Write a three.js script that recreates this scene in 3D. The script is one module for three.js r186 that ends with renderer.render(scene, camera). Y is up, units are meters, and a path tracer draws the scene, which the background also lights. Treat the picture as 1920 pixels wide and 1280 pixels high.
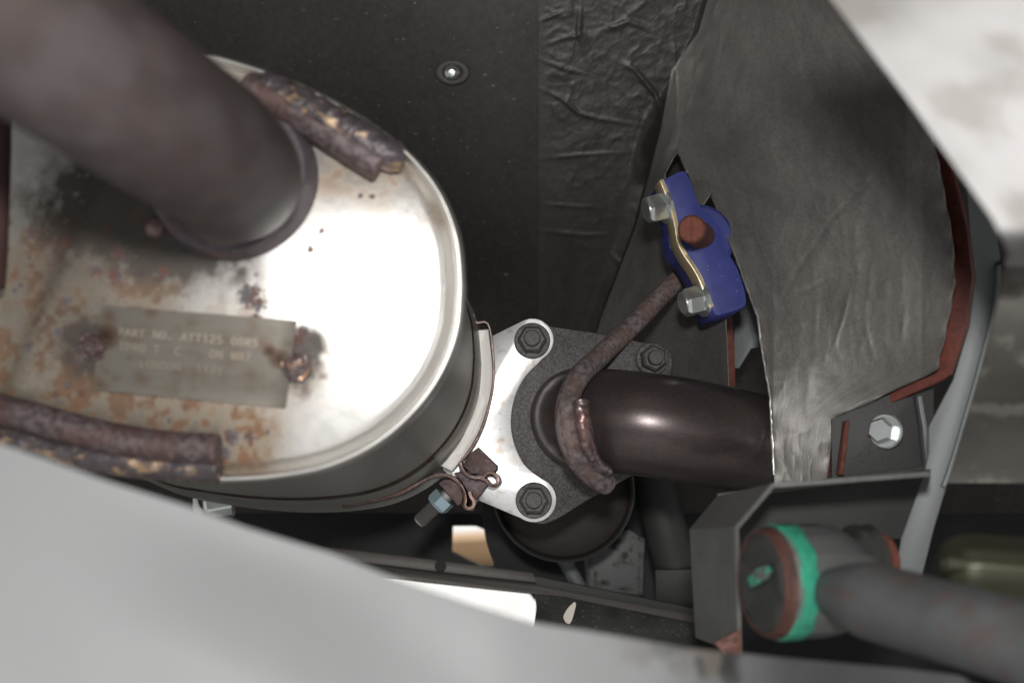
import * as THREE from 'three';
import { mergeGeometries, mergeVertices, toCreasedNormals } from 'three/addons/utils/BufferGeometryUtils.js';

// ---------- camera, sky, lights, exposure ----------
const EYE = new THREE.Vector3(0, 0.42, 0);
const FOV = 32, K = 2 * Math.tan(FOV / 2 * Math.PI / 180) / 1280;   // metres per photo pixel at one metre
const scene = new THREE.Scene();
const camera = new THREE.PerspectiveCamera(FOV, 1.5, 0.02, 60);
camera.position.copy(EYE);
camera.lookAt(EYE.x, EYE.y, -1);
camera.focus = 0.762;
camera.userData.fStop = 4.6;
scene.add(camera);

const skyData = new Float32Array(64 * 32 * 4);
for (let j = 0; j < 32; j++) for (let i = 0; i < 64; i++) {
  const up = (j + 0.5) / 32 * 2 - 1, s = up > 0 ? 1 + 0.25 * up : 0.5, k = (j * 64 + i) * 4;
  skyData[k] = 0.95 * s; skyData[k + 1] = 1.0 * s; skyData[k + 2] = 1.07 * s; skyData[k + 3] = 1;
}
const sky = new THREE.DataTexture(skyData, 64, 32, THREE.RGBAFormat, THREE.FloatType);
sky.mapping = THREE.EquirectangularReflectionMapping; sky.magFilter = THREE.LinearFilter; sky.needsUpdate = true;
scene.background = sky; scene.environment = sky;
scene.backgroundIntensity = 0.32; scene.environmentIntensity = 0.32;

const sun = new THREE.DirectionalLight(new THREE.Color(1, 0.96, 0.9), 4.5);    // daylight falling on the floor beyond the vehicle
sun.position.set(-0.6, 3, -2.2).add(new THREE.Vector3(0, 0, -2)); sun.target.position.set(0, 0, -2);
sun.castShadow = true; sun.shadow.mapSize.set(2048, 2048);
Object.assign(sun.shadow.camera, { left: -6, right: 6, top: 6, bottom: -6, near: 0.1, far: 14 });
scene.add(sun, sun.target);

const flash = new THREE.PointLight(new THREE.Color(1, 0.985, 0.96), 1.15, 0, 2);   // the camera's own flash
flash.position.set(EYE.x + 0.005, EYE.y + 0.105, 0.02);
flash.castShadow = true; flash.shadow.radius = 1.2; flash.shadow.mapSize.set(1024, 1024);
scene.add(flash);

const renderer = new THREE.WebGLRenderer({ antialias: true });
renderer.setSize(1024, 682);
renderer.shadowMap.enabled = true;
renderer.toneMapping = THREE.LinearToneMapping;
renderer.toneMappingExposure = 1;

// ---------- helpers ----------
const V = (x, y, z) => new THREE.Vector3(x, y, z);
const P = (px, py, d) => V(EYE.x + (px - 960) * d * K, EYE.y + (640 - py) * d * K, EYE.z - d);
const mm = (px, d) => px * d * K;
const clamp = (x, a = 0, b = 1) => Math.min(b, Math.max(a, x));
const ss = (a, b, x) => { const t = clamp((x - a) / (b - a)); return t * t * (3 - 2 * t); };
const mix = (a, b, t) => a + (b - a) * t;
const mix3 = (a, b, t) => [mix(a[0], b[0], t), mix(a[1], b[1], t), mix(a[2], b[2], t)];
function rng(seed) { let s = seed >>> 0; return () => { s = (s + 0x6D2B79F5) >>> 0; let t = Math.imul(s ^ s >>> 15, 1 | s); t = t + Math.imul(t ^ t >>> 7, 61 | t) ^ t; return ((t ^ t >>> 14) >>> 0) / 4294967296; }; }
const hash = (x, y) => { let h = Math.imul(x, 374761393) + Math.imul(y, 668265263) | 0; h = Math.imul(h ^ h >>> 13, 1274126177); return ((h ^ h >>> 16) >>> 0) / 4294967296; };
function noise(x, y) {
  const i = Math.floor(x), j = Math.floor(y), f = x - i, g = y - j, u = f * f * (3 - 2 * f), v = g * g * (3 - 2 * g);
  return mix(mix(hash(i, j), hash(i + 1, j), u), mix(hash(i, j + 1), hash(i + 1, j + 1), u), v);
}
function fbm(x, y, o = 4) { let s = 0, a = 0.5, n = 0; for (let k = 0; k < o; k++) { s += a * noise(x, y); n += a; x = x * 2.03 + 17.1; y = y * 2.03 + 9.7; a *= 0.5; } return s / n; }
const ridged = (x, y) => { let s = 0, a = 0.6; for (let k = 0; k < 3; k++) { s += a * Math.pow(1 - Math.abs(2 * fbm(x, y, 2) - 1), 5); x = x * 2.1 + 5; y = y * 2.1 + 31; a *= 0.5; } return s; };
const pw = (pts) => (t) => {           // piecewise linear through [t, value]
  if (t <= pts[0][0]) return pts[0][1];
  for (let k = 1; k < pts.length; k++) if (t <= pts[k][0]) { const [a, b] = [pts[k - 1], pts[k]]; return mix(a[1], b[1], (t - a[0]) / (b[0] - a[0])); }
  return pts[pts.length - 1][1];
};
const toS = (c) => c <= 0.0031308 ? 12.92 * c : 1.055 * Math.pow(c, 1 / 2.4) - 0.055;
function tex(w, h, fn, srgb = true, repeat) {
  const d = new Uint8Array(w * h * 4);
  for (let j = 0; j < h; j++) for (let i = 0; i < w; i++) {
    let c = fn((i + 0.5) / w, (j + 0.5) / h); const k = (j * w + i) * 4;
    if (typeof c === 'number') c = [c, c, c];
    for (let q = 0; q < 3; q++) d[k + q] = 255 * clamp(srgb ? toS(clamp(c[q])) : c[q]) + 0.5;
    d[k + 3] = 255;
  }
  const t = new THREE.DataTexture(d, w, h, THREE.RGBAFormat);
  t.magFilter = THREE.LinearFilter; t.minFilter = THREE.LinearFilter; t.wrapS = t.wrapT = THREE.MirroredRepeatWrapping;
  if (srgb) t.colorSpace = THREE.SRGBColorSpace;
  if (repeat) t.repeat.set(repeat, repeat);
  t.needsUpdate = true;
  return t;
}
const bases = new Map(), used = new Map();
function numbered(name) { const n = used.get(name) ?? 0; used.set(name, n + 1); return n ? `${name}_${String(n).padStart(3, '0')}` : name; }
function thing(name, label, category, base, group) {
  const o = new THREE.Group(); o.name = numbered(name); o.position.copy(base); scene.add(o);
  o.userData = { label, category }; if (group) o.userData.group = group;
  bases.set(o, base.clone()); return o;
}
function part(name, geo, material, parent, label) {
  const m = new THREE.Mesh(geo, material); m.name = name; m.castShadow = m.receiveShadow = true;
  const b = bases.get(parent); geo.translate(-b.x, -b.y, -b.z); bases.set(m, b);
  if (label) m.userData.label = label;
  parent.add(m); return m;
}
function single(name, geo, material, userData, base) {
  const m = new THREE.Mesh(geo, material); m.name = numbered(name); m.castShadow = m.receiveShadow = true;
  if (base) { geo.translate(-base.x, -base.y, -base.z); m.position.copy(base); }
  m.userData = userData; scene.add(m); return m;
}
const merge = (list) => mergeGeometries(list.map((g) => { const q = g.index ? g.toNonIndexed() : g.clone(); for (const k of Object.keys(q.attributes)) if (!['position', 'normal', 'uv'].includes(k)) q.deleteAttribute(k); return q; }));
function plane(px, py, d, n) {
  const N = n.clone().normalize(), o = P(px, py, d), u = V(0, 1, 0).cross(N).normalize(), v = N.clone().cross(u);
  return {
    o, u, v, n: N,
    hit(x, y, h = 0) { const dir = P(x, y, 1).sub(EYE), t = (o.clone().addScaledVector(N, h).sub(EYE).dot(N)) / dir.dot(N); return EYE.clone().addScaledVector(dir, t); },
    uv(x, y) { const q = this.hit(x, y).sub(o); return new THREE.Vector2(q.dot(u), q.dot(v)); },
    at(a, b, h = 0) { return o.clone().addScaledVector(u, a).addScaledVector(v, b).addScaledVector(N, h); },
    matrix(h = 0) { return new THREE.Matrix4().makeBasis(u, v, N).setPosition(this.at(0, 0, h)); },
  };
}
const smooth = (pts, n = 80, closed = false) => new THREE.SplineCurve(closed ? [...pts, pts[0]].map((p) => new THREE.Vector2(...p)) : pts.map((p) => new THREE.Vector2(...p))).getPoints(n).map((p) => [p.x, p.y]);
function slab(pl, pts, t, { bevel = 0.0006, holes = [], lift = 0 } = {}) {      // a plate whose front lies on the plane, drawn from photo pixels
  const to2 = (l) => l.map(([x, y]) => pl.uv(x, y));
  const s = new THREE.Shape(to2(pts)); for (const h of holes) s.holes.push(new THREE.Path(to2(h)));
  const g = new THREE.ExtrudeGeometry(s, { depth: Math.max(1e-5, t - 2 * bevel), bevelEnabled: bevel > 0, bevelThickness: bevel, bevelSize: bevel, bevelOffset: -bevel, bevelSegments: 2, curveSegments: 8 });
  g.translate(0, 0, -t + bevel + lift);
  return toCreasedNormals(g.applyMatrix4(pl.matrix()), 0.6);
}
function thick(pts, w) {                 // outline of a strip along a pixel polyline
  const a = [], b = [];
  pts.forEach((p, i) => {
    const q = pts[Math.max(0, i - 1)], r = pts[Math.min(pts.length - 1, i + 1)], dx = r[0] - q[0], dy = r[1] - q[1], l = Math.hypot(dx, dy) || 1;
    a.push([p[0] - dy / l * w, p[1] + dx / l * w]); b.push([p[0] + dy / l * w, p[1] - dx / l * w]);
  });
  return [...a, ...b.reverse()];
}
function build(pos, uv, idx) {
  const g = new THREE.BufferGeometry();
  g.setAttribute('position', new THREE.Float32BufferAttribute(pos, 3)); g.setAttribute('uv', new THREE.Float32BufferAttribute(uv, 2));
  g.setIndex(idx); g.computeVertexNormals(); return g;
}
function sheet(nu, nv, fn, th = 0.001, uvs = 1) {       // a bent sheet with thickness; fn(u, v) gives a point; its face looks towards the camera
  const pt = []; for (let j = 0; j <= nv; j++) for (let i = 0; i <= nu; i++) pt.push(fn(i / nu, j / nv));
  const at = (i, j) => pt[j * (nu + 1) + i], pos = [], uv = [], idx = [];
  const us = []; let acc = 0; for (let i = 0; i <= nu; i++) { if (i) acc += at(i, nv >> 1).distanceTo(at(i - 1, nv >> 1)); us.push(acc); }
  const vs = []; acc = 0; for (let j = 0; j <= nv; j++) { if (j) acc += at(nu >> 1, j).distanceTo(at(nu >> 1, j - 1)); vs.push(acc); }
  for (let j = 0; j <= nv; j++) for (let i = 0; i <= nu; i++) { const p = at(i, j); pos.push(p.x, p.y, p.z); uv.push(us[i] * uvs, vs[j] * uvs); }
  for (let j = 0; j < nv; j++) for (let i = 0; i < nu; i++) { const a = j * (nu + 1) + i, b = a + 1, c = a + nu + 1, d = c + 1; idx.push(a, c, b, b, c, d); }
  const front = build(pos, uv, idx), nrm = front.attributes.normal, n = pt.length;
  const mid = at(nu >> 1, nv >> 1), k = (nv >> 1) * (nu + 1) + (nu >> 1), sgn = V(nrm.getX(k), nrm.getY(k), nrm.getZ(k)).dot(EYE.clone().sub(mid)) > 0 ? 1 : -1;
  if (sgn < 0) { for (let q = 0; q < idx.length; q += 3) [idx[q], idx[q + 1]] = [idx[q + 1], idx[q]]; front.setIndex(idx); front.computeVertexNormals(); }
  const bp = pos.slice(), bi = []; for (let q = 0; q < n; q++) { bp[3 * q] -= nrm.getX(q) * th; bp[3 * q + 1] -= nrm.getY(q) * th; bp[3 * q + 2] -= nrm.getZ(q) * th; }
  for (let q = 0; q < idx.length; q += 3) bi.push(idx[q + 1], idx[q], idx[q + 2]);
  const back = build(bp, uv, bi), rim = [];
  for (let i = 0; i < nu; i++) rim.push([i, i + 1]); for (let j = 0; j < nv; j++) rim.push([j * (nu + 1) + nu, (j + 1) * (nu + 1) + nu]);
  for (let i = nu; i > 0; i--) rim.push([nv * (nu + 1) + i, nv * (nu + 1) + i - 1]); for (let j = nv; j > 0; j--) rim.push([j * (nu + 1), (j - 1) * (nu + 1)]);
  const ep = [], eu = [], ei = [];
  for (const [a, b] of rim) {
    const q = ep.length / 3; for (const [arr, z] of [[pos, a], [pos, b], [bp, a], [bp, b]]) { ep.push(arr[3 * z], arr[3 * z + 1], arr[3 * z + 2]); eu.push(uv[2 * z], uv[2 * z + 1]); }
    if (sgn > 0) ei.push(q, q + 1, q + 2, q + 1, q + 3, q + 2); else ei.push(q + 1, q, q + 2, q + 3, q + 1, q + 2);
  }
  return merge([front, back, build(ep, eu, ei)]);
}
function tube(pts, r, { seg = 120, rad = 40, caps = [true, true], rfn, wob = 0, seed = 0 } = {}) {
  const c = new THREE.CatmullRomCurve3(pts, false, 'centripetal'), L = c.getLength(), f = c.computeFrenetFrames(seg, false), pos = [], uv = [], idx = [];
  const ring = (i, s, push) => { const p = c.getPointAt(i / seg), rr = (rfn ? rfn(i / seg) : r) * s, t = f.tangents[i]; const out = []; for (let k = 0; k <= rad; k++) { const a = k / rad * 2 * Math.PI, w = 1 + (wob ? wob * (fbm(i * 0.25 + seed, (k % rad) * 0.45, 3) - 0.5) : 0); out.push(p.clone().addScaledVector(f.normals[i], Math.cos(a) * rr * w).addScaledVector(f.binormals[i], Math.sin(a) * rr * w).addScaledVector(t, push)); } return out; };
  const rings = [], along = []; const e = r * 0.14;
  if (caps[0]) { rings.push(ring(0, 0.86, -e * 0)); along.push(0); }
  for (let i = 0; i <= seg; i++) { rings.push(ring(i, 1, i === 0 && caps[0] ? e : i === seg && caps[1] ? -e : 0)); along.push(i / seg * L); }
  if (caps[1]) { rings.push(ring(seg, 0.86, 0)); along.push(L); }
  rings.forEach((R, j) => R.forEach((p, k) => { pos.push(p.x, p.y, p.z); uv.push(along[j], k / rad * 2 * Math.PI * r); }));
  for (let j = 0; j < rings.length - 1; j++) for (let k = 0; k < rad; k++) { const a = j * (rad + 1) + k, b = a + 1, d = a + rad + 1, g = d + 1; idx.push(a, b, d, b, g, d); }
  const g0 = build(pos, uv, idx);
  { const nn = g0.attributes.normal; for (let j = 0; j < rings.length; j++) { const a = j * (rad + 1), b = a + rad, x = nn.getX(a) + nn.getX(b), y = nn.getY(a) + nn.getY(b), z = nn.getZ(a) + nn.getZ(b), l = Math.hypot(x, y, z) || 1; nn.setXYZ(a, x / l, y / l, z / l); nn.setXYZ(b, x / l, y / l, z / l); } }
  const list = [g0];
  for (const end of [0, 1]) if (caps[end]) {
    const R = rings[end ? rings.length - 1 : 0], cp = [], cu = [], ci = [], m = c.getPointAt(end);
    cp.push(m.x, m.y, m.z); cu.push(0, 0); R.forEach((p, k) => { cp.push(p.x, p.y, p.z); const a = k / rad * 2 * Math.PI; cu.push(Math.cos(a) * r, Math.sin(a) * r); });
    for (let k = 1; k <= rad; k++) end ? ci.push(0, k, k + 1) : ci.push(0, k + 1, k);
    list.push(build(cp, cu, ci));
  }
  return merge(list);
}
function lathe(profile, at, axis, seg = 48, flat = false, spin = 0) {       // profile [radius, height] turned about the axis
  let g = new THREE.LatheGeometry(profile.map(([r, h]) => new THREE.Vector2(Math.max(r, 1e-6), h)), seg);
  g.rotateY(spin);
  const u = g.attributes.uv; for (let i = 0; i < u.count; i++) u.setXY(i, u.getX(i) * 0.06, u.getY(i) * 0.03);
  if (flat) { g = g.toNonIndexed(); g.computeVertexNormals(); } else g = toCreasedNormals(g, 0.7);
  g.applyQuaternion(new THREE.Quaternion().setFromUnitVectors(V(0, 1, 0), axis.clone().normalize()));
  return g.translate(at.x, at.y, at.z);
}
const hexHead = (r, h, c = 0.1) => [[0, h], [r * 0.82, h], [r, h - r * c], [r, 0], [0, 0]].reverse();
const disc = (r, h, b = 0.0006, y0 = 0) => [[0, y0], [r - b, y0], [r, y0 + b], [r, y0 + h - b], [r - b, y0 + h], [0, y0 + h]];

// ---------- materials ----------
const std = (o) => new THREE.MeshStandardMaterial(o);
const col = (r, g, b) => new THREE.Color().setRGB(r, g, b);
const S = 1 / 0.12;                     // general maps cover 120 mm
const uvScaled = (t, s) => { const c = t.clone(); c.repeat.set(s, s); c.needsUpdate = true; return c; };
const grainT = tex(512, 512, (u, v) => fbm(u * 90, v * 90, 4), false, S);
const streakT = tex(512, 512, (u, v) => 0.5 * fbm(u * 160, v * 5, 3) + 0.3 * fbm(u * 14, v * 9, 4) + 0.2 * fbm(u * 120, v * 120, 2), false, S);
const rustPipeT = tex(1024, 1024, (u, v) => {
  const a = fbm(u * 9, v * 9, 5), b = fbm(u * 40 + 9, v * 40, 4), c = fbm(u * 5 + 40, v * 5 + 3, 4), f = fbm(u * 200, v * 200, 2);
  let q = mix3([0.062, 0.052, 0.052], [0.082, 0.074, 0.077], ss(0.3, 0.7, a));
  q = mix3(q, [0.09, 0.056, 0.048], ss(0.5, 0.75, b) * 0.5 * ss(0.4, 0.6, c));
  const m = 0.75 + 0.5 * f; return q.map((x) => x * m);
}, true, S);
const darkPipeT = tex(1024, 1024, (u, v) => {
  const a = fbm(u * 6, v * 6, 5), b = fbm(u * 22 + 9, v * 30, 4), f = fbm(u * 240, v * 240, 2);
  let q = mix3([0.06, 0.05, 0.05], [0.085, 0.07, 0.066], a);
  q = mix3(q, [0.1, 0.066, 0.048], ss(0.6, 0.8, b) * 0.35);
  return q.map((x) => x * (0.7 + 0.6 * f));
}, true, S);
const rodT = tex(512, 512, (u, v) => {
  const a = fbm(u * 50, v * 50, 4), b = fbm(u * 9, v * 9, 4);
  let q = mix3([0.085, 0.066, 0.066], [0.2, 0.168, 0.168], ss(0.25, 0.75, a));
  q = mix3(q, [0.15, 0.085, 0.07], ss(0.45, 0.7, b) * 0.6);
  return hash(Math.floor(u * 330), Math.floor(v * 330)) > 0.985 ? [0.02, 0.015, 0.015] : q;
}, true, S);
const redRustT = tex(512, 512, (u, v) => { const a = fbm(u * 60, v * 60, 4), b = fbm(u * 20, v * 20, 3); return mix3([0.14, 0.045, 0.03], [0.3, 0.105, 0.07], a).map((x) => x * (0.7 + 0.6 * b)); }, true, S);
const castT = tex(1024, 1024, (u, v) => { const f = fbm(u * 130, v * 130, 3), b = fbm(u * 12, v * 12, 4), h = hash(Math.floor(u * 420), Math.floor(v * 420)); const q = mix(0.032, 0.075, ss(0.2, 0.8, f)) * (0.7 + 0.6 * b) + (h > 0.96 ? 0.12 * fbm(u * 50, v * 50, 2) : 0); return [q * 1.35, q * 1.22, q * 1.22]; }, true, S);
const weldT = tex(512, 512, (u, v) => {
  const a = fbm(u * 24, v * 24, 5), b = fbm(u * 14 + 3, v * 34, 4), g = ridged(u * 9, v * 9);
  let q = mix3([0.045, 0.035, 0.038], [0.13, 0.11, 0.12], a);
  q = mix3(q, [0.4, 0.27, 0.16], ss(0.48, 0.66, b) * ss(0.1, 0.5, g) * 0.8);
  return q;
}, true, S);
const foilBump = tex(1024, 1024, (u, v) => 0.55 * ridged(u * 9, v * 4) + 0.25 * fbm(u * 90, v * 18, 3) + 0.2 * fbm(u * 160, v * 160, 2), false, 1 / 0.25);
const foilCol = tex(1024, 1024, (u, v) => { const a = fbm(u * 8, v * 5, 5), b = fbm(u * 70, v * 20, 3), f = fbm(u * 220, v * 220, 2); const q = 0.15 * (0.66 + 0.68 * a) * (0.86 + 0.28 * b) * (0.8 + 0.4 * f); return [q, q * 0.955, q * 0.91]; }, true, 1 / 0.25);
const panR = rng(5);
const specks = []; for (let i = 0; i < 1300; i++) { const big = panR() < 0.12; specks.push([panR(), panR(), (big ? 0.0026 : 0.0014) * (0.5 + panR()), (big ? 0.0009 : 0.00055) * (0.5 + panR()), 0.08 + 0.92 * panR() ** 2]); }
const panT = (() => {
  const N = 1024, buf = new Float32Array(N * N);
  for (const [x, y, a, b, s] of specks) { const i0 = Math.floor((x - a * 2) * N), i1 = Math.ceil((x + a * 2) * N), j0 = Math.floor((y - b * 3) * N), j1 = Math.ceil((y + b * 3) * N); for (let j = j0; j <= j1; j++) for (let i = i0; i <= i1; i++) { if (i < 0 || j < 0 || i >= N || j >= N) continue; const w = Math.exp(-(((i / N - x) / a) ** 2) - ((j / N - y) / b) ** 2) * s; buf[j * N + i] = Math.max(buf[j * N + i], w); } }
  return tex(N, N, (u, v) => { const a = fbm(u * 6, v * 6, 5), f = fbm(u * 150, v * 150, 2), s = buf[Math.floor(v * N) * N + Math.floor(u * N)]; const q = mix(0.03, 0.05, a) * (0.8 + 0.4 * f); return mix3([q, q * 0.93, q * 0.87], [0.3, 0.29, 0.27], s * 0.8); }, true, 1 / 0.45);
})();
const M = {
  shell: std({ color: col(0.42, 0.41, 0.38), metalness: 0.9, roughness: 0.5, roughnessMap: null, bumpMap: streakT, bumpScale: 1.8e-05 }),
  rim: std({ color: col(0.72, 0.70, 0.67), metalness: 0.95, roughness: 0.38, bumpMap: grainT, bumpScale: 2.4e-05 }),
  rustPipe: std({ map: rustPipeT, color: col(0.76, 0.69, 0.67), metalness: 0.25, roughness: 0.62, bumpMap: grainT, bumpScale: 3.6e-05 }),
  darkPipe: std({ map: darkPipeT, color: col(1.15, 1.12, 1.14), metalness: 0.6, roughness: 0.31, bumpMap: grainT, bumpScale: 1.5e-05 }),
  rod: std({ map: rodT, metalness: 0.1, roughness: 0.8, bumpMap: grainT, bumpScale: 0.00015 }),
  redRust: std({ map: redRustT, color: col(0.6, 0.55, 0.53), metalness: 0, roughness: 0.9, bumpMap: grainT, bumpScale: 0.00018 }),
  cast: std({ map: castT, metalness: 0.3, roughness: 0.6, bumpMap: uvScaled(grainT, S * 2), bumpScale: 7.5e-05 }),
  weld: std({ map: weldT, metalness: 0.45, roughness: 0.5, bumpMap: grainT, bumpScale: 0.00036 }),
  weldBead: std({ map: rodT, color: col(1.5, 1.45, 1.5), metalness: 0.7, roughness: 0.35, bumpMap: grainT, bumpScale: 0.00018 }),
  bright: std({ map: tex(512, 512, (u, v) => { const a = fbm(u * 10, v * 10, 5), b = fbm(u * 60, v * 200, 3), w = ss(0.6, 0.75, fbm(u * 16 + 5, v * 16, 4)); return mix3([0.85 - 0.16 * b, 0.85 - 0.16 * b, 0.86 - 0.16 * b], [0.5, 0.38, 0.27], w * 0.5 + 0.25 * ss(0.5, 0.8, a)); }, true, S), metalness: 0.85, roughness: 0.38, bumpMap: grainT, bumpScale: 1.2e-05 }),
  band: std({ color: col(0.62, 0.6, 0.57), metalness: 0.35, roughness: 0.6, bumpMap: streakT, bumpScale: 0.00012 }),
  strap: std({ map: rodT, color: col(0.62, 0.55, 0.5), metalness: 0.7, roughness: 0.35, bumpMap: grainT, bumpScale: 6e-05 }),
  saddle: std({ map: rodT, color: col(0.75, 0.7, 0.72), metalness: 0.4, roughness: 0.6, bumpMap: grainT, bumpScale: 0.00012 }),
  zincBlue: std({ color: col(0.32, 0.42, 0.47), metalness: 0.55, roughness: 0.5, bumpMap: grainT, bumpScale: 0.00012 }),
  zinc: std({ color: col(0.72, 0.76, 0.75), metalness: 0.92, roughness: 0.34, bumpMap: grainT, bumpScale: 2.4e-05 }),
  gold: std({ color: col(0.75, 0.62, 0.42), metalness: 0.8, roughness: 0.42, bumpMap: grainT, bumpScale: 9e-05 }),
  blue: std({ map: tex(512, 512, (u, v) => { const a = fbm(u * 12, v * 12, 4), h = hash(Math.floor(u * 260), Math.floor(v * 260)); return h > 0.9975 ? [0.5, 0.5, 0.55] : [0.034 * (0.7 + 0.6 * a), 0.043 * (0.7 + 0.6 * a), 0.19 * (0.7 + 0.6 * a)]; }, true, S), metalness: 0, roughness: 0.62, bumpMap: grainT, bumpScale: 3e-05 }),
  pan: std({ map: panT, metalness: 0.75, roughness: 0.42, bumpMap: uvScaled(grainT, 1 / 0.3), bumpScale: 0.00003 }),
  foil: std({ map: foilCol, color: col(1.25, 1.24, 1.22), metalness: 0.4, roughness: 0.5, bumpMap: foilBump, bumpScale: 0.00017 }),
  foilShaded: std({ map: foilCol, color: col(0.24, 0.23, 0.22), metalness: 0.45, roughness: 0.45, bumpMap: foilBump, bumpScale: 0.00028 }),  // same foil, darkened in its colour to carry the floor side's shade
  red: std({ map: redRustT, color: col(0.55, 0.36, 0.34), metalness: 0, roughness: 0.6 }),
  grey: std({ color: col(0.155, 0.165, 0.168), metalness: 0.3, roughness: 0.55, bumpMap: grainT, bumpScale: 9e-05 }),
  greyDark: std({ color: col(0.045, 0.045, 0.044), metalness: 0.3, roughness: 0.6, bumpMap: grainT, bumpScale: 0.00015 }),
  black: std({ color: col(0.02, 0.02, 0.02), metalness: 0, roughness: 0.8 }),
  ledge: std({ color: col(0.085, 0.075, 0.068), metalness: 0.2, roughness: 0.5, bumpMap: grainT, bumpScale: 0.00012 }),
};

// ---------- the setting ----------
const concreteT = tex(512, 512, (u, v) => { const q = 0.72 * (0.85 + 0.3 * fbm(u * 20, v * 20, 5)); return [q, q, q * 0.98]; }, true, 1 / 1.5);
{
  const g = new THREE.PlaneGeometry(60, 60); g.rotateX(-Math.PI / 2);
  const u = g.attributes.uv; for (let i = 0; i < u.count; i++) u.setXY(i, u.getX(i) * 60, u.getY(i) * 60);
  single('ground', g, std({ map: concreteT, roughness: 0.9 }), { kind: 'structure' });
}
const panD = (y) => 0.80 + 0.16 * clamp((y + 400) / 1100, 0, 1.05);     // depth of the sloping floor pan
{
  const prof = [...Array.from({ length: 48 }, (_, k) => { const y = 962 - k * 30; return P(0, y, panD(y)); }), V(0, EYE.y + 0.5, 0.3), V(0, EYE.y + 0.5, 2.2)];  // tail points carry it unseen over the camera, shaped to block sky and sun
  const path = new THREE.CurvePath(); for (let k = 0; k + 1 < prof.length; k++) path.add(new THREE.LineCurve3(prof[k], prof[k + 1]));
  single('floor_pan', sheet(60, 160, (u, v) => {
    const p = path.getPointAt(v); p.x = mix(-1.6, 1.6, u);
    const cx = P(848, 135, panD(135)); const r = Math.hypot(p.x - cx.x, p.y - cx.y);
    p.z += 0.0; return p;
  }, 0.004), M.pan, { kind: 'structure' });
}

{ // far bulkhead, put in to hide the sunlit floor except through these openings
  const pl = plane(900, 1000, 1.02, V(0, 0, 1));
  const holes = [
    [[848, 985], [892, 985], [930, 1000], [940, 1062], [900, 1062], [846, 1035]],
    [[720, 1079], [740, 1081], [988, 1106], [1008, 1130], [1004, 1190], [600, 1190]],
    [[352, 912], [374, 922], [376, 962], [352, 962]],
  ];
  single('bulkhead', slab(pl, [[-900, 700], [2700, 700], [2700, 1600], [-900, 1600]], 0.006, { holes, bevel: 0.0005 }), M.black, { kind: 'structure' });
}
// ---------- heat shield: crinkled foil behind, big bent panel at the right ----------
const crease = (pts, w, h) => (x, y) => {
  let best = 1e9, amp = 0; for (let k = 0; k + 1 < pts.length; k++) { const [ax, ay] = pts[k], [bx, by] = pts[k + 1], dx = bx - ax, dy = by - ay, t = clamp(((x - ax) * dx + (y - ay) * dy) / (dx * dx + dy * dy)), d = Math.hypot(x - ax - t * dx, y - ay - t * dy); if (d < best) { best = d; amp = Math.sin(Math.PI * clamp((k + t) / (pts.length - 1), 0.06, 0.94)); } }
  return h * 0.75 * amp * Math.exp(-((best / (w * 0.62)) ** 2));
};
const LB = pw([[-60, 1350], [0, 1346], [130, 1306], [278, 1270], [340, 1296], [352, 1304], [362, 1333], [392, 1346], [420, 1356], [470, 1375], [520, 1394], [560, 1409], [592, 1421], [650, 1428], [740, 1444], [820, 1449], [900, 1452], [960, 1456]]);
const RB = pw([[-60, 1530], [0, 1570], [172, 1706], [262, 1750], [330, 1764], [450, 1786], [530, 1790], [610, 1776], [690, 1758], [705, 1735], [780, 1572], [830, 1560], [890, 1552], [960, 1545]]);
const dB = (x, y) => 0.815 - 0.155 * clamp((x - 1290) / 470, -0.2, 1.3) + (0.05 * (1 - ss(120, 480, y))) * (1 - clamp((x - 1300) / 400)) - 0.03 * (1 - clamp(y / 500)) * clamp((x - 1300) / 400) + 0.035 * ss(600, 900, y) * clamp((x - 1450) / 300, 0, 1) - 0.058 * clamp((y - 180) / 720) * (1 - clamp((x - 1450) / 280));
const hs = thing('heat_shield', 'dark grey crinkled foil heat shield bent around the exhaust tunnel behind the blue mount', 'heat shield', P(1300, 600, 0.88));
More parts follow.
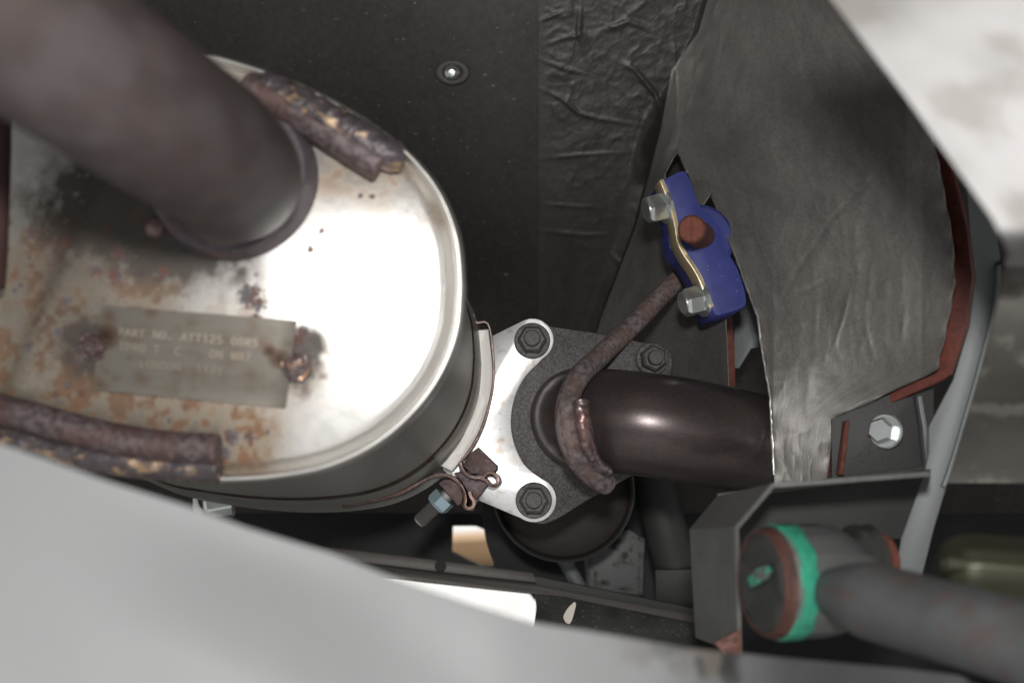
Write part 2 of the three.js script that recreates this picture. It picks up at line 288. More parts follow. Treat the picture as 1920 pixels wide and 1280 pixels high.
{
  const cA = [
    crease([[1010, 165], [1050, 182], [1085, 212], [1120, 222], [1210, 236]], 5, 0.0022), crease([[1010, 110], [1070, 132], [1110, 142]], 4, 0.0018),
    crease([[1150, 110], [1190, 130], [1230, 178], [1245, 240], [1236, 300]], 7, 0.003), crease([[1020, 85], [1060, 70], [1095, 65], [1110, 105]], 6, 0.0016),
    crease([[1090, 0], [1085, 60], [1100, 110]], 8, 0.002), crease([[1010, 298], [1090, 290], [1180, 285]], 4, 0.0012), crease([[1010, 382], [1130, 390]], 4, 0.0008),
    crease([[1010, 432], [1090, 440], [1150, 440]], 4, 0.0009), crease([[1140, 470], [1170, 500], [1200, 520]], 5, 0.0012), crease([[1190, 390], [1220, 450]], 5, 0.0012),
    crease([[1170, 480], [1200, 560]], 4, 0.001), crease([[1262, 60], [1268, 160], [1270, 270]], 5, 0.002), crease([[1010, 40], [1060, 20]], 5, 0.0016), crease([[1120, 60], [1180, 40], [1230, 60]], 8, 0.002),
  ];
  const RA = pw([[-60, 1362], [0, 1356], [130, 1318], [276, 1282], [290, 1265], [326, 1246], [400, 1252], [520, 1330], [590, 1360], [720, 1366], [960, 1362]]);
  const FO = pw([[-60, 1340], [60, 1306], [130, 1256], [240, 1236], [420, 1190], [600, 1122], [760, 1075], [960, 1010]]);
  const wr = (x, y) => 0.0009 * (ridged(x / 55, y / 40) - 0.25) * mix(1, 0.25, ss(180, 420, y)) * ss(1010, 1040, x);
  const foilAt = (x, y) => {
    const r = RA(y), f = FO(y), base = panD(y) - 0.002;
    const end = Math.min(base - 0.01, dB(LB(y), y) + mix(0.003, 0.03, ss(285, 340, y)));
    const t = ss(f - 30, f + 30, x) * 0.04 + 0.96 * clamp((x - f) / Math.max(30, r - f)), lift = cA.reduce((s, c) => s + c(x, y), 0);
    const low = mix(base, end, t), top = mix(base, Math.min(base, dB(x, y) + 0.0025), ss(f - 40, f + 30, x));
    return P(x, y, mix(top, low, ss(262, 350, y)) - lift * 0.8 - wr(x, y));
  };
  part('foil_panel', sheet(170, 260, (u, v) => { const y = mix(-60, 850, v); return foilAt(mix(1010, FO(y) + 4, u), y); }, 0.0008), M.foilShaded, hs);
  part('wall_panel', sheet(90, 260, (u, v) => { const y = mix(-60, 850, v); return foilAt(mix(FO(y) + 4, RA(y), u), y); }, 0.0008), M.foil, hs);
  const cB = [
    crease([[1720, 235], [1640, 330], [1560, 410], [1500, 500], [1440, 610]], 9, -0.0012), crease([[1530, 320], [1580, 325], [1640, 338]], 8, 0.0012), crease([[1600, 520], [1580, 600], [1560, 660]], 7, 0.0012),
    crease([[1460, 200], [1490, 215], [1520, 205]], 10, -0.0022), crease([[1350, 0], [1350, 80], [1338, 150]], 5, 0.001), crease([[1410, 420], [1450, 520], [1500, 540]], 6, 0.001),
    crease([[1620, 600], [1640, 680]], 9, 0.0012), crease([[1530, 560], [1530, 640]], 9, 0.001), crease([[1700, 560], [1690, 650]], 9, 0.0012), crease([[1420, 160], [1385, 60]], 12, 0.001), crease([[1480, 560], [1560, 520]], 8, -0.0008),
  ];
  part('tongue', sheet(14, 24, (u, v) => { const y = mix(338, 389, v), l = pw([[338, 1294], [389, 1313]])(y), q = pw([[338, 1328], [361, 1333], [375, 1324], [389, 1315]])(y), x = mix(l, q, u); return P(x, y, dB(x, y) - 0.002); }, 0.0009), M.foil, hs);
  const cut = []; for (let y = 278; y <= 890; y += 9) if (y < 338 || y > 366) cut.push(P(LB(y) + 1.2 * (noise(y * 0.11, 3) - 0.5), y, dB(LB(y), y) - 0.0014));
  part('cut_edge', tube(cut.filter((p) => p.y > P(0, 338, 0.84).y), 0.0009, { seg: 24, rad: 8, wob: 0.9, seed: 2 }), M.rim, hs);
  part('cut_edge', tube(cut.filter((p) => p.y < P(0, 366, 0.8).y), 0.0009, { seg: 160, rad: 8, wob: 1.2, seed: 7 }), M.rim, hs);
  part('side_panel', sheet(170, 300, (u, v) => {
    const y = mix(-60, 960, v), l = LB(y), r = RB(y), x = mix(l, r, u), e = Math.min(x - l, r - x);
    const roll = -0.0012 * Math.exp(-e / 6) * Math.sin(y * 0.11), lift = 0.55 * cB.reduce((s, c) => s + c(x, y), 0) + 0.0016 * (fbm(x / 60, y / 90, 3) - 0.5) + 0.001 * (ridged(x / 120, y / 160) - 0.3);
    return P(x, y, dB(x, y) - lift + roll);
  }, 0.0009), M.foil, hs);
}
// ---------- muffler ----------
const CN = V(-0.03, 0.09, 1);
const cap = plane(430, 500, 0.585, CN);
const muffler = thing('muffler', 'large rounded stainless muffler with rust stains and a riveted name plate on its end', 'muffler', cap.at(0, 0, -0.1));
const outlinePx = [[874, 540], [866, 450], [838, 372], [796, 312], [738, 258], [655, 203], [560, 155], [470, 122], [380, 98], [270, 86], [140, 96], [20, 140], [-60, 220], [-96, 330], [-108, 470], [-106, 600], [-90, 720], [-30, 815], [70, 866], [170, 886], [280, 900], [400, 906], [520, 900], [622, 880], [714, 836], [788, 772], [838, 700], [866, 622]];
const NO = 220, outl = smooth(outlinePx, NO, true).slice(0, NO).map(([x, y]) => cap.uv(x, y));
const cc = cap.uv(430, 500);
const stepLine = (x, y) => { const a = cap.uv(150, 430), b = cap.uv(28, 690); const dx = b.x - a.x, dy = b.y - a.y; return ((x - a.x) * dy - (y - a.y) * dx) / Math.hypot(dx, dy); };
const capH = (r, x, y) => {
  let h = 0.013 * (1 - (r / 0.92) ** 2) - 0.0035 * ss(0.9, 0.95, r);
  h -= 0.006 * ss(-0.006, 0.006, stepLine(x, y)) * (1 - ss(0.9, 0.95, r));
  return h;
};
const AX = V(0.055, -0.235, -1).normalize();
function rings(list, pts3) {           // skin through rings of NO points
  const pos = [], uv = [], idx = [];
  list.forEach((s, j) => { for (let i = 0; i <= NO; i++) { const { p, t } = pts3(s, i % NO); pos.push(p.x, p.y, p.z); uv.push(...t(i)); } });
  for (let j = 0; j < list.length - 1; j++) for (let i = 0; i < NO; i++) { const a = j * (NO + 1) + i, b = a + 1, c = a + NO + 1, d = c + 1; idx.push(a, c, b, b, c, d); }
  const g = build(pos, uv, idx), nn = g.attributes.normal;
  for (let j = 0; j < list.length; j++) { const a = j * (NO + 1), b = a + NO, n = V(nn.getX(a) + nn.getX(b), nn.getY(a) + nn.getY(b), nn.getZ(a) + nn.getZ(b)).normalize(); nn.setXYZ(a, ...n); nn.setXYZ(b, ...n); }
  return g;
}
let per = [0]; for (let i = 1; i <= NO; i++) per.push(per[i - 1] + outl[i % NO].distanceTo(outl[i - 1]));
const CAPW = 0.27;                      // the cap's map covers 270 mm, centred
const capUV = (x, y) => [0.5 + x / CAPW, 0.5 + y / CAPW];
const capPix = (() => { const m = (x, y) => { const q = cap.uv(x, y); return capUV(q.x, q.y); }; return m; })();
// stains, dirt, rust and painted pipe shade of the end cap, laid out in the cap's own plane
const spotR = rng(21), spots = [];
for (let i = 0; i < 150; i++) { const x = -40 + 560 * Math.pow(spotR(), 1.4), y = 380 + 480 * spotR(); spots.push([...capPix(x, y), (2 + 9 * Math.pow(spotR(), 3)) * 0.00105, spotR()]); }
for (const [x, y, r] of [[320, 520, 12], [230, 525, 14], [190, 515, 12], [130, 460, 14], [235, 480, 14], [610, 440, 6], [590, 475, 7], [478, 560, 22], [495, 575, 16], [490, 600, 9], [120, 628, 10], [135, 568, 12], [160, 740, 8], [565, 640, 14], [575, 625, 10], [505, 812, 6], [470, 820, 12], [435, 820, 14], [420, 852, 12], [680, 372, 5], [700, 373, 5], [35, 535, 6], [22, 545, 6], [80, 600, 8], [60, 650, 10], [70, 780, 12]]) spots.push([...capPix(x, y), r * 0.00105, 0.95]);
const blob = (list) => { const q = list.map(([x, y, r, a]) => [...capPix(x, y), r * 0.00105, a]); return (u, v) => { let s = 0; for (const [x, y, r, a] of q) s += a * Math.exp(-((u - x) ** 2 + (v - y) ** 2) / (r * r)); return s; }; };
const brownF = blob([[40, 560, 130, 0.8], [150, 800, 120, 0.9], [300, 800, 110, 0.9], [420, 820, 70, 0.8], [180, 700, 60, 0.7], [560, 690, 50, 0.8], [150, 640, 60, 0.7], [60, 700, 90, 0.8], [720, 330, 60, 0.55], [620, 330, 50, 0.5], [280, 480, 120, 0.6], [480, 820, 50, 0.6], [820, 400, 26, 0.45], [300, 590, 60, 0.4], [470, 600, 50, 0.3], [100, 480, 80, 0.5], [500, 180, 90, 0.5]]);
const darkF = blob([[60, 650, 120, 0.35], [260, 800, 120, 0.35], [100, 520, 120, 0.3], [380, 470, 90, 0.9], [300, 440, 80, 0.8], [470, 505, 40, 0.6], [560, 430, 30, 0.4], [140, 380, 120, 0.6], [250, 350, 120, 0.9], [188, 650, 52, 1.3], [562, 690, 46, 1.2], [585, 640, 26, 0.7], [590, 650, 18, 0.8]]);  // pipe shade painted in below the collar, plus burnt halos and dark stains
const NC = 1536, spotBuf = new Float32Array(NC * NC);
for (const [x, y, r, s] of spots) { const R = r * 2.2; for (let j = Math.max(0, Math.floor((y - R) * NC)); j <= Math.min(NC - 1, (y + R) * NC); j++) for (let i = Math.max(0, Math.floor((x - R) * NC)); i <= Math.min(NC - 1, (x + R) * NC); i++) { const u = i / NC, v = j / NC, w = (fbm(u * 260, v * 260, 3) - 0.5) * 1.6, d = Math.hypot(u - x, v - y) / r + w; spotBuf[j * NC + i] = Math.max(spotBuf[j * NC + i], (1 - ss(0.5, 1.25, d)) * (0.4 + 0.6 * s)); } }
const rustShadeAmt = (u, v) => {
  const s = spotBuf[Math.min(NC - 1, Math.floor(v * NC)) * NC + Math.min(NC - 1, Math.floor(u * NC))], n = fbm(u * 22, v * 22, 5), n2 = fbm(u * 60 + 7, v * 60, 4);
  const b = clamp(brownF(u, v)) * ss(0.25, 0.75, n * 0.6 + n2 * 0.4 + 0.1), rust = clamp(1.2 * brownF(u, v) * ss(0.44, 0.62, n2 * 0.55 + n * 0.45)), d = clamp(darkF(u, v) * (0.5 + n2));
  return { s, b, rust, d, n, n2 };
};
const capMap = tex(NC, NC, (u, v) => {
  const { s, b, rust, d, n, n2 } = rustShadeAmt(u, v);
  let q = mix3([0.86, 0.85, 0.83], [0.78, 0.765, 0.735], n);
  q = mix3(q, [0.33, 0.26, 0.18], clamp(brownF(u, v) * 1.3) * 0.72); q = mix3(q, [0.30, 0.23, 0.15], b * 0.75);
  q = mix3(q, [0.19, 0.085, 0.036], rust * 0.8);
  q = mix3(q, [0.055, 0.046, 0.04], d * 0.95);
  return mix3(q, n2 > 0.5 ? [0.12, 0.06, 0.05] : [0.09, 0.075, 0.085], s);
});
const capMR = tex(768, 768, (u, v) => { const { s, b, rust, d, n, n2 } = rustShadeAmt(u, v); return [1, clamp(0.365 + 0.1 * (n2 - 0.5) + 0.15 * b + 0.2 * rust + 0.15 * d + 0.3 * s), clamp(0.96 - 0.35 * b - 0.5 * rust - 0.4 * d - 0.8 * s)]; }, false);
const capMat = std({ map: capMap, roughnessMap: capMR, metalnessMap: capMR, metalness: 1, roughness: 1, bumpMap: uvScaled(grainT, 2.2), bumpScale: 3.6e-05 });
{
  const rs = []; for (let k = 0; k <= 60; k++) rs.push(0.001 + 0.952 * k / 60);
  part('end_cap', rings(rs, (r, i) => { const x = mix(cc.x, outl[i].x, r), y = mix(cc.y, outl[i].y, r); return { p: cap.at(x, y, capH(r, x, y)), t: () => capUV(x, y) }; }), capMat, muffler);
  const rimP = [[0.95, -0.006], [0.954, -0.001], [0.96, 0.0026], [0.968, 0.0044], [0.978, 0.005], [0.988, 0.0042], [0.996, 0.0018], [1.0, -0.002], [0.998, -0.008], [0.985, -0.014], [0.965, -0.019], [0.955, -0.0195]];
  part('rolled_rim', rings(rimP, ([r, h], i) => ({ p: cap.at(mix(cc.x, outl[i].x, r), mix(cc.y, outl[i].y, r), h + 0.0004 * (fbm(i * 0.15, r * 30, 2) - 0.5)), t: (k) => [per[k], r * 0.1] })), M.rim, muffler);
  const sh = [[0.955, -0.0185], [0.95, -0.03], [0.938, -0.06], [0.926, -0.1], [0.918, -0.13], [0.914, -0.15], [0.912, -0.165], [0.93, -0.17], [0.945, -0.18], [0.95, -0.20], [0.945, -0.225], [0.92, -0.24], [0.84, -0.248], [0.0, -0.25]];
  const sb = [[0.913, -0.1595], [0.921, -0.160], [0.923, -0.163], [0.923, -0.168], [0.92, -0.170]];
  part('seam_band', rings(sb, ([r, h], i) => ({ p: cap.at(mix(cc.x, outl[i].x, r), mix(cc.y, outl[i].y, r), 0).addScaledVector(AX, -h), t: (k) => [-h, per[k]] })), M.strap, muffler);
  part('shell', rings(sh, ([r, h], i) => ({ p: cap.at(mix(cc.x, outl[i].x, r), mix(cc.y, outl[i].y, r), 0).addScaledVector(AX, -h), t: (k) => [-h, per[k]] })), M.shell, muffler);
}
function capR(q) {                     // how far out on the cap a point is: 0 at the centre, 1 on the rim
  const dx = q.x - cc.x, dy = q.y - cc.y, l = Math.hypot(dx, dy) || 1e-9; let best = -2, R = 1;
  for (const o of outl) { const ox = o.x - cc.x, oy = o.y - cc.y, m = Math.hypot(ox, oy), c = (ox * dx + oy * dy) / (m * l); if (c > best) { best = c; R = m; } }
  return Math.min(0.93, l / R);
}
const capPt = (px, py, h = 0) => { const q = cap.uv(px, py), r = capR(q); return cap.at(q.x, q.y, capH(r, q.x, q.y) + h); };
{ // inlet pipe, collar, hanger bars, weld spots, name plate
  const inlet = tube([P(-300, -200, 0.35), P(-120, -76, 0.372), P(40, 42, 0.395), P(180, 140, 0.42), P(300, 222, 0.452), P(390, 284, 0.49), P(432, 322, 0.525), P(441, 340, 0.60)], 0.0303, { seg: 140, rad: 72, caps: [true, false] });
  part('inlet_pipe', inlet, M.rustPipe, muffler, 'thick purple brown pipe entering the muffler end');
  const at = capPt(443, 344, -0.001), ax = CN.clone().add(V(-0.1, 0.1, 0)).normalize();
  part('weld_collar', lathe([[0.0303, 0.019], [0.0318, 0.0195], [0.0334, 0.0175], [0.0342, 0.013], [0.0343, 0.009], [0.0356, 0.0068], [0.0384, 0.0066], [0.0402, 0.0045], [0.041, 0.001], [0.042, -0.006]].reverse(), at, ax, 72), std({ map: rustPipeT, color: col(2.3, 2.25, 2.35), metalness: 0.6, roughness: 0.38, bumpMap: grainT, bumpScale: 0.0002 }), muffler);
  // upper bar, broken end with a notch
  const up = plane(620, 250, 0.575, V(0.15, -0.35, 1));
  part('hanger_bar', tube([capPt(470, 180, 0.012), capPt(510, 196, 0.0115), capPt(560, 222, 0.011), capPt(620, 260, 0.011), capPt(680, 298, 0.010), capPt(722, 322, 0.009)], 0.0082, { seg: 60, rad: 30, wob: 0.08, seed: 4 }), M.saddle, muffler, 'rusty bar welded near the top of the muffler end');
  part('weld_bead', tube([capPt(500, 170, 0.012), capPt(560, 203, 0.0125), capPt(636, 246, 0.0125), capPt(696, 278, 0.012), capPt(736, 302, 0.011), capPt(752, 302, 0.011)], 0.0068, { seg: 110, rad: 32, wob: 0.28, seed: 11, rfn: (t) => 0.0090 - 0.003 * Math.abs(t - 0.5) }), M.weld, muffler, 'lumpy weld bead joining the upper bar to the rim');
  part('hanger_bar', tube([capPt(-60, 752, 0.010), capPt(60, 778, 0.0105), capPt(150, 803, 0.0105), capPt(250, 826, 0.010), capPt(340, 838, 0.0098), capPt(422, 842, 0.0095)], 0.0076, { seg: 60, rad: 30, wob: 0.04, seed: 8 }), M.saddle, muffler, 'rusty bar welded along the bottom of the muffler end');
  part('weld_bead', tube([capPt(-40, 800, 0.010), capPt(60, 832, 0.010), capPt(150, 852, 0.010), capPt(250, 866, 0.010), capPt(340, 876, 0.0095), capPt(420, 880, 0.009)], 0.0066, { seg: 110, rad: 28, wob: 0.28, seed: 31 }), M.weld, muffler, 'rusty weld bead under the lower bar');
  part('edge_bar', tube([P(2, 205, 0.55), P(0, 330, 0.555), P(-4, 430, 0.56), P(-10, 540, 0.57)], 0.0045, { seg: 30, rad: 20, wob: 0.1 }), std({ color: col(0.035, 0.012, 0.011), roughness: 0.8 }), muffler, 'dark maroon bar at the left border');
  // name plate
  const c = document.createElement('canvas'); c.width = 1024; c.height = 512; const g = c.getContext('2d');
  g.fillStyle = '#a5a39c'; g.fillRect(0, 0, 1024, 512);
  const R = rng(77);
  for (let i = 0; i < 900; i++) { g.fillStyle = `rgba(${R() < 0.5 ? '70,66,60' : '190,186,178'},${0.04 + 0.05 * R()})`; g.fillRect(R() * 1024, R() * 512, 30 + R() * 220, 1 + R() * 3); }
  for (let i = 0; i < 90; i++) { const x = R() * 1024, y = R() * 512, r = 10 + 60 * R(); const gr = g.createRadialGradient(x, y, 0, x, y, r); gr.addColorStop(0, `rgba(120,84,58,${0.10 + 0.16 * R() * (1.4 - x / 1024)})`); gr.addColorStop(1, 'rgba(120,84,58,0)'); g.fillStyle = gr; g.fillRect(x - r, y - r, 2 * r, 2 * r); }
  g.font = 'bold 62px monospace'; g.textBaseline = 'middle';
  const txt = (s, x, y, a) => { g.fillStyle = `rgba(60,52,46,${a * 0.6})`; g.fillText(s, x - 2, y + 3); g.fillStyle = `rgba(232,224,208,${a})`; g.fillText(s, x, y); };
  txt('PART NO. ATT125 00R5', 100, 150, 0.95); txt('TPRO T  C    ON MRT', 110, 236, 0.8); txt('LONDON  1171', 230, 330, 0.6); txt('1 1 1', 380, 420, 0.3);
  for (const [x, y, r] of [[960, 230, 70], [905, 190, 45], [40, 180, 90]]) { const gr = g.createRadialGradient(x, y, 0, x, y, r); gr.addColorStop(0, 'rgba(70,44,32,0.8)'); gr.addColorStop(0.6, 'rgba(90,60,44,0.45)'); gr.addColorStop(1, 'rgba(120,84,58,0)'); g.fillStyle = gr; g.fillRect(x - r, y - r, 2 * r, 2 * r); }
  const pt = new THREE.CanvasTexture(c); pt.colorSpace = THREE.SRGBColorSpace;
  const q = [[207, 578], [566, 606], [541, 766], [186, 733]];   // corners: top left, top right, bottom right, bottom left
  const plate = sheet(24, 12, (u, v) => { const x = mix(mix(q[0][0], q[1][0], u), mix(q[3][0], q[2][0], u), v), y = mix(mix(q[0][1], q[1][1], u), mix(q[3][1], q[2][1], u), v); return capPt(x, y, 0.0013 + 0.0006 * ss(0.97, 1, u) + 0.0008 * ss(0.9, 1, v)); }, 0.0009);
  const pu = plate.attributes.uv, um = Math.max(...Array.from({ length: pu.count }, (_, i) => pu.getX(i))), vm = Math.max(...Array.from({ length: pu.count }, (_, i) => pu.getY(i)));
  for (let i = 0; i < pu.count; i++) pu.setXY(i, pu.getX(i) / um, 1 - pu.getY(i) / vm);
  const np = part('name_plate', plate, std({ map: pt, color: col(0.47, 0.44, 0.415), metalness: 0.65, roughness: 0.5 }), muffler, 'thin stamped metal name plate with worn lettering');
  for (const [x, y, m] of [[190, 652, M.saddle], [562, 690, std({ map: weldT, color: col(2.2, 2.1, 2.0), metalness: 0.6, roughness: 0.4 })]]) {
    const prof = []; for (let k = 0; k <= 10; k++) { const a = k / 10 * Math.PI / 2; prof.push([0.0056 * Math.cos(a), 0.0042 * Math.sin(a)]); }
    const gq = lathe([[0.0072, -0.001], [0.007, 0.0006], ...prof], capPt(x, y, 0.0014), CN, 28), pp = gq.attributes.position;
    for (let i = 0; i < pp.count; i++) { const w = (fbm(pp.getX(i) * 700, pp.getY(i) * 700, 3) - 0.5) * 0.0028; pp.setZ(i, pp.getZ(i) + w); pp.setX(i, pp.getX(i) + w * 0.5); }
    gq.computeVertexNormals(); part('rivet', gq, m, np);
  }
  // second far tiny bolt behind the pipe
  part('weld_spot', lathe([[0.005, 0], [0.0045, 0.002], [0.0025, 0.0034], [0, 0.0038]], capPt(306, 436, 0.0), CN, 20), M.weldBead, muffler);
}
// ---------- strap clamp ----------
const FP = plane(1000, 790, 0.762, V(-0.04, 0.06, 1));        // face of the flange bracket
const clamp_ = thing('strap_clamp', 'pale strap clamp with dark ears and threaded bolt around the muffler end', 'clamp', P(880, 880, 0.76));
{
  const cp = plane(880, 800, 0.752, V(0.1, 0.05, 1));
  const inn = smooth([[892, 618], [898, 700], [888, 765], [862, 826], [826, 874]], 40), out = smooth([[917, 616], [925, 700], [914, 768], [890, 828], [848, 886]], 40);
  part('band', slab(cp, [...inn, ...out.slice().reverse()], 0.012, { bevel: 0.0022 }), M.band, clamp_, 'pale wrinkled band edge');
  part('band_edge', slab(cp, thick(smooth([[887, 588], [893, 604], [917, 612], [926, 700], [915, 770], [892, 828], [864, 866]], 50), 2.2), 0.010, { bevel: 0.0004, lift: 0.0005 }), M.strap, clamp_);
  const ep = plane(880, 890, 0.748, V(-0.1, 0.15, 1)), bp = plane(880, 900, 0.752, V(-0.1, 0.15, 1));
  part('ear', slab(ep, thick(smooth([[640, 948], [700, 938], [750, 924], [790, 903], [815, 892], [838, 891], [856, 901], [867, 918], [872, 936], [870, 948], [876, 953], [886, 950], [888, 940], [882, 930], [880, 922]], 110), 3.4), 0.016, { bevel: 0.0004 }), M.strap, clamp_);
  part('ear', slab(ep, thick(smooth([[862, 866], [866, 880], [876, 890], [890, 895], [905, 894], [912, 888], [922, 886], [932, 894], [933, 904], [926, 910], [916, 907], [910, 900], [900, 896]], 90), 3.4), 0.016, { bevel: 0.0004 }), M.strap, clamp_);
  part('saddle', slab(bp, [[866, 872], [880, 850], [896, 838], [931, 872], [931, 880], [921, 892], [900, 890], [884, 888]], 0.016, { bevel: 0.0012 }), M.saddle, clamp_);
  part('saddle', slab(bp, [[850, 886], [868, 882], [890, 897], [910, 901], [914, 908], [892, 937], [884, 938], [876, 922], [864, 902]], 0.015, { bevel: 0.001, lift: -0.001 }), M.saddle, clamp_);
  part('saddle', slab(bp, [[822, 906], [832, 898], [848, 898], [860, 908], [868, 930], [866, 942], [858, 948]], 0.015, { bevel: 0.001 }), M.saddle, clamp_);
  const a = P(905, 868, 0.752), b = P(781, 985, 0.752), dir = b.clone().sub(a).normalize(), at = (t) => a.clone().lerp(b, t).add(V(0, 0, -0.011));
  const L = a.distanceTo(b), th = []; for (let k = 0; k <= 60; k++) th.push([0.0042 + (k % 2 ? 0.0005 : -0.0002), k / 60 * L * 0.30]);
  part('bolt', merge([lathe([[0, 0], [0.0042, 0], ...th.map(([r, h]) => [r, h]), [0.0034, L * 0.32], [0, L * 0.32]], at(0.68), dir, 24), lathe(disc(0.0042, L * 0.66), at(0.04), dir, 20)]), std({ color: col(0.34, 0.32, 0.31), metalness: 0.5, roughness: 0.55, bumpMap: grainT, bumpScale: 0.0002 }), clamp_);
  part('nut', lathe(hexHead(0.0082, 0.0085, 0.25), at(0.585), dir, 6, true, 0.3), M.zincBlue, clamp_, 'nut with pale blue paint');
}
{
  const c = thing('spring_clip', 'small bright clip under the muffler at the edge of the cross member', 'clip', P(368, 940, 0.80));
  part('leaf', slab(plane(368, 940, 0.8, V(0.2, 0.1, 1)), smooth([[363, 905], [371, 903], [369, 925], [374, 950], [382, 958], [376, 966], [362, 958], [361, 930]], 40, true), 0.003, { bevel: 0.0006 }), M.zinc, c);
  part('sleeve', lathe(disc(0.012, 0.02, 0.002), P(380, 948, 0.81), V(1, 0.15, -0.3), 32), M.zinc, c);
}
// ---------- front pipe with flange and hanger rod ----------
const fpipe = thing('exhaust_pipe', 'dark brown exhaust pipe elbow leaving the charcoal flange with a welded hanger rod', 'exhaust pipe', P(1085, 790, 0.78));
{
  part('flange', slab(FP, smooth([[920, 700], [930, 640], [975, 604], [1004, 600], [1036, 611], [1130, 625], [1200, 640], [1248, 652], [1262, 672], [1256, 720], [1232, 800], [1205, 872], [1186, 892], [1110, 934], [1036, 978], [1000, 981], [960, 962], [920, 900]], 160, true), 0.012, { bevel: 0.0012, lift: -0.0035 }), M.cast, fpipe);
  part('pipe', tube([P(1086, 782, 0.80), P(1086, 782, 0.768), P(1100, 784, 0.747), P(1140, 788, 0.736), P(1200, 794, 0.728), P(1270, 804, 0.727), P(1335, 816, 0.732), P(1400, 829, 0.747), P(1460, 842, 0.767), P(1520, 856, 0.792), P(1560, 866, 0.812)], 0.0318, { seg: 160, rad: 72, caps: [false, true] }), M.darkPipe, fpipe);
  part('hanger_rod', tube([P(1314, 448, 0.757), P(1309, 460, 0.772), P(1302, 486, 0.795), P(1284, 512, 0.806), P(1255, 540, 0.80), P(1190, 606, 0.776), P(1125, 668, 0.742), P(1082, 712, 0.710), P(1063, 762, 0.692), P(1064, 812, 0.688), P(1082, 858, 0.694), P(1110, 890, 0.708), P(1138, 908, 0.722)], 0.0066, { seg: 180, rad: 32, wob: 0.012 }), M.rod, fpipe, 'rusty bent hanger rod welded across the pipe');
  part('weld_bead', tube([P(1086, 752, 0.690), P(1092, 790, 0.686), P(1100, 830, 0.688), P(1118, 868, 0.698), P(1140, 884, 0.708)], 0.0055, { seg: 90, rad: 22, wob: 0.26, seed: 5, rfn: (t) => 0.0056 - 0.002 * t }), M.weldBead, fpipe, 'shiny weld bead beside the rod');
}
const bracket = thing('flange_bracket', 'bright bare metal bracket bolted on the flange beside the muffler', 'bracket', FP.hit(960, 790));
{
  const n1 = [998, 637], n2 = [1001, 937], arc = (c, r, a0, a1, n = 16) => Array.from({ length: n + 1 }, (_, k) => { const a = mix(a0, a1, k / n) * Math.PI / 180; return [c[0] + r * Math.cos(a), c[1] + r * Math.sin(a)]; });
  const pts = [[830, 690], [918, 632], ...arc(n1, 40, -115, 62, 22), ...smooth([[1008, 682], [985, 706], [966, 742], [958, 788], [964, 832], [984, 872], [1016, 898]], 40), ...arc(n2, 42, -62, 125, 24), [898, 938], [830, 880]];
  part('plate', slab(FP, pts, 0.003, { bevel: 0.0005 }), M.bright, bracket);
}
function nutAt(parent, x, y, pl, h, s, spin) {
  const n = pl.n, o = pl.hit(x, y, h);
  const nut = part('nut', lathe(hexHead(0.0094 * s, 0.0078 * s, 0.16), o.clone().addScaledVector(n, 0.0018), n, 6, true, spin), M.cast, parent);
  part('washer', lathe(disc(0.0116 * s, 0.0022, 0.0007), o, n, 44), M.cast, nut);
  part('stud', lathe([[0.0052 * s, 0], [0.0052 * s, 0.0118 * s], [0.0046 * s, 0.0126 * s], [0, 0.0128 * s]], o.clone().addScaledVector(n, 0.0018), n, 28), M.cast, nut);
}
const NP = plane(1000, 790, 0.762, V(-0.02, 0.14, 1));
nutAt(bracket, 998, 639, { n: NP.n, hit: (x, y, h) => FP.hit(x, y, h) }, 0.0002, 1, 0.5);
nutAt(bracket, 1001, 938, { n: NP.n, hit: (x, y, h) => FP.hit(x, y, h) }, 0.0002, 1, 0.5);
nutAt(fpipe, 1222, 673, { n: V(0.1, 0.1, 1).normalize(), hit: (x, y, h) => FP.hit(x, y, h) }, -0.0033, 0.92, 0.2);
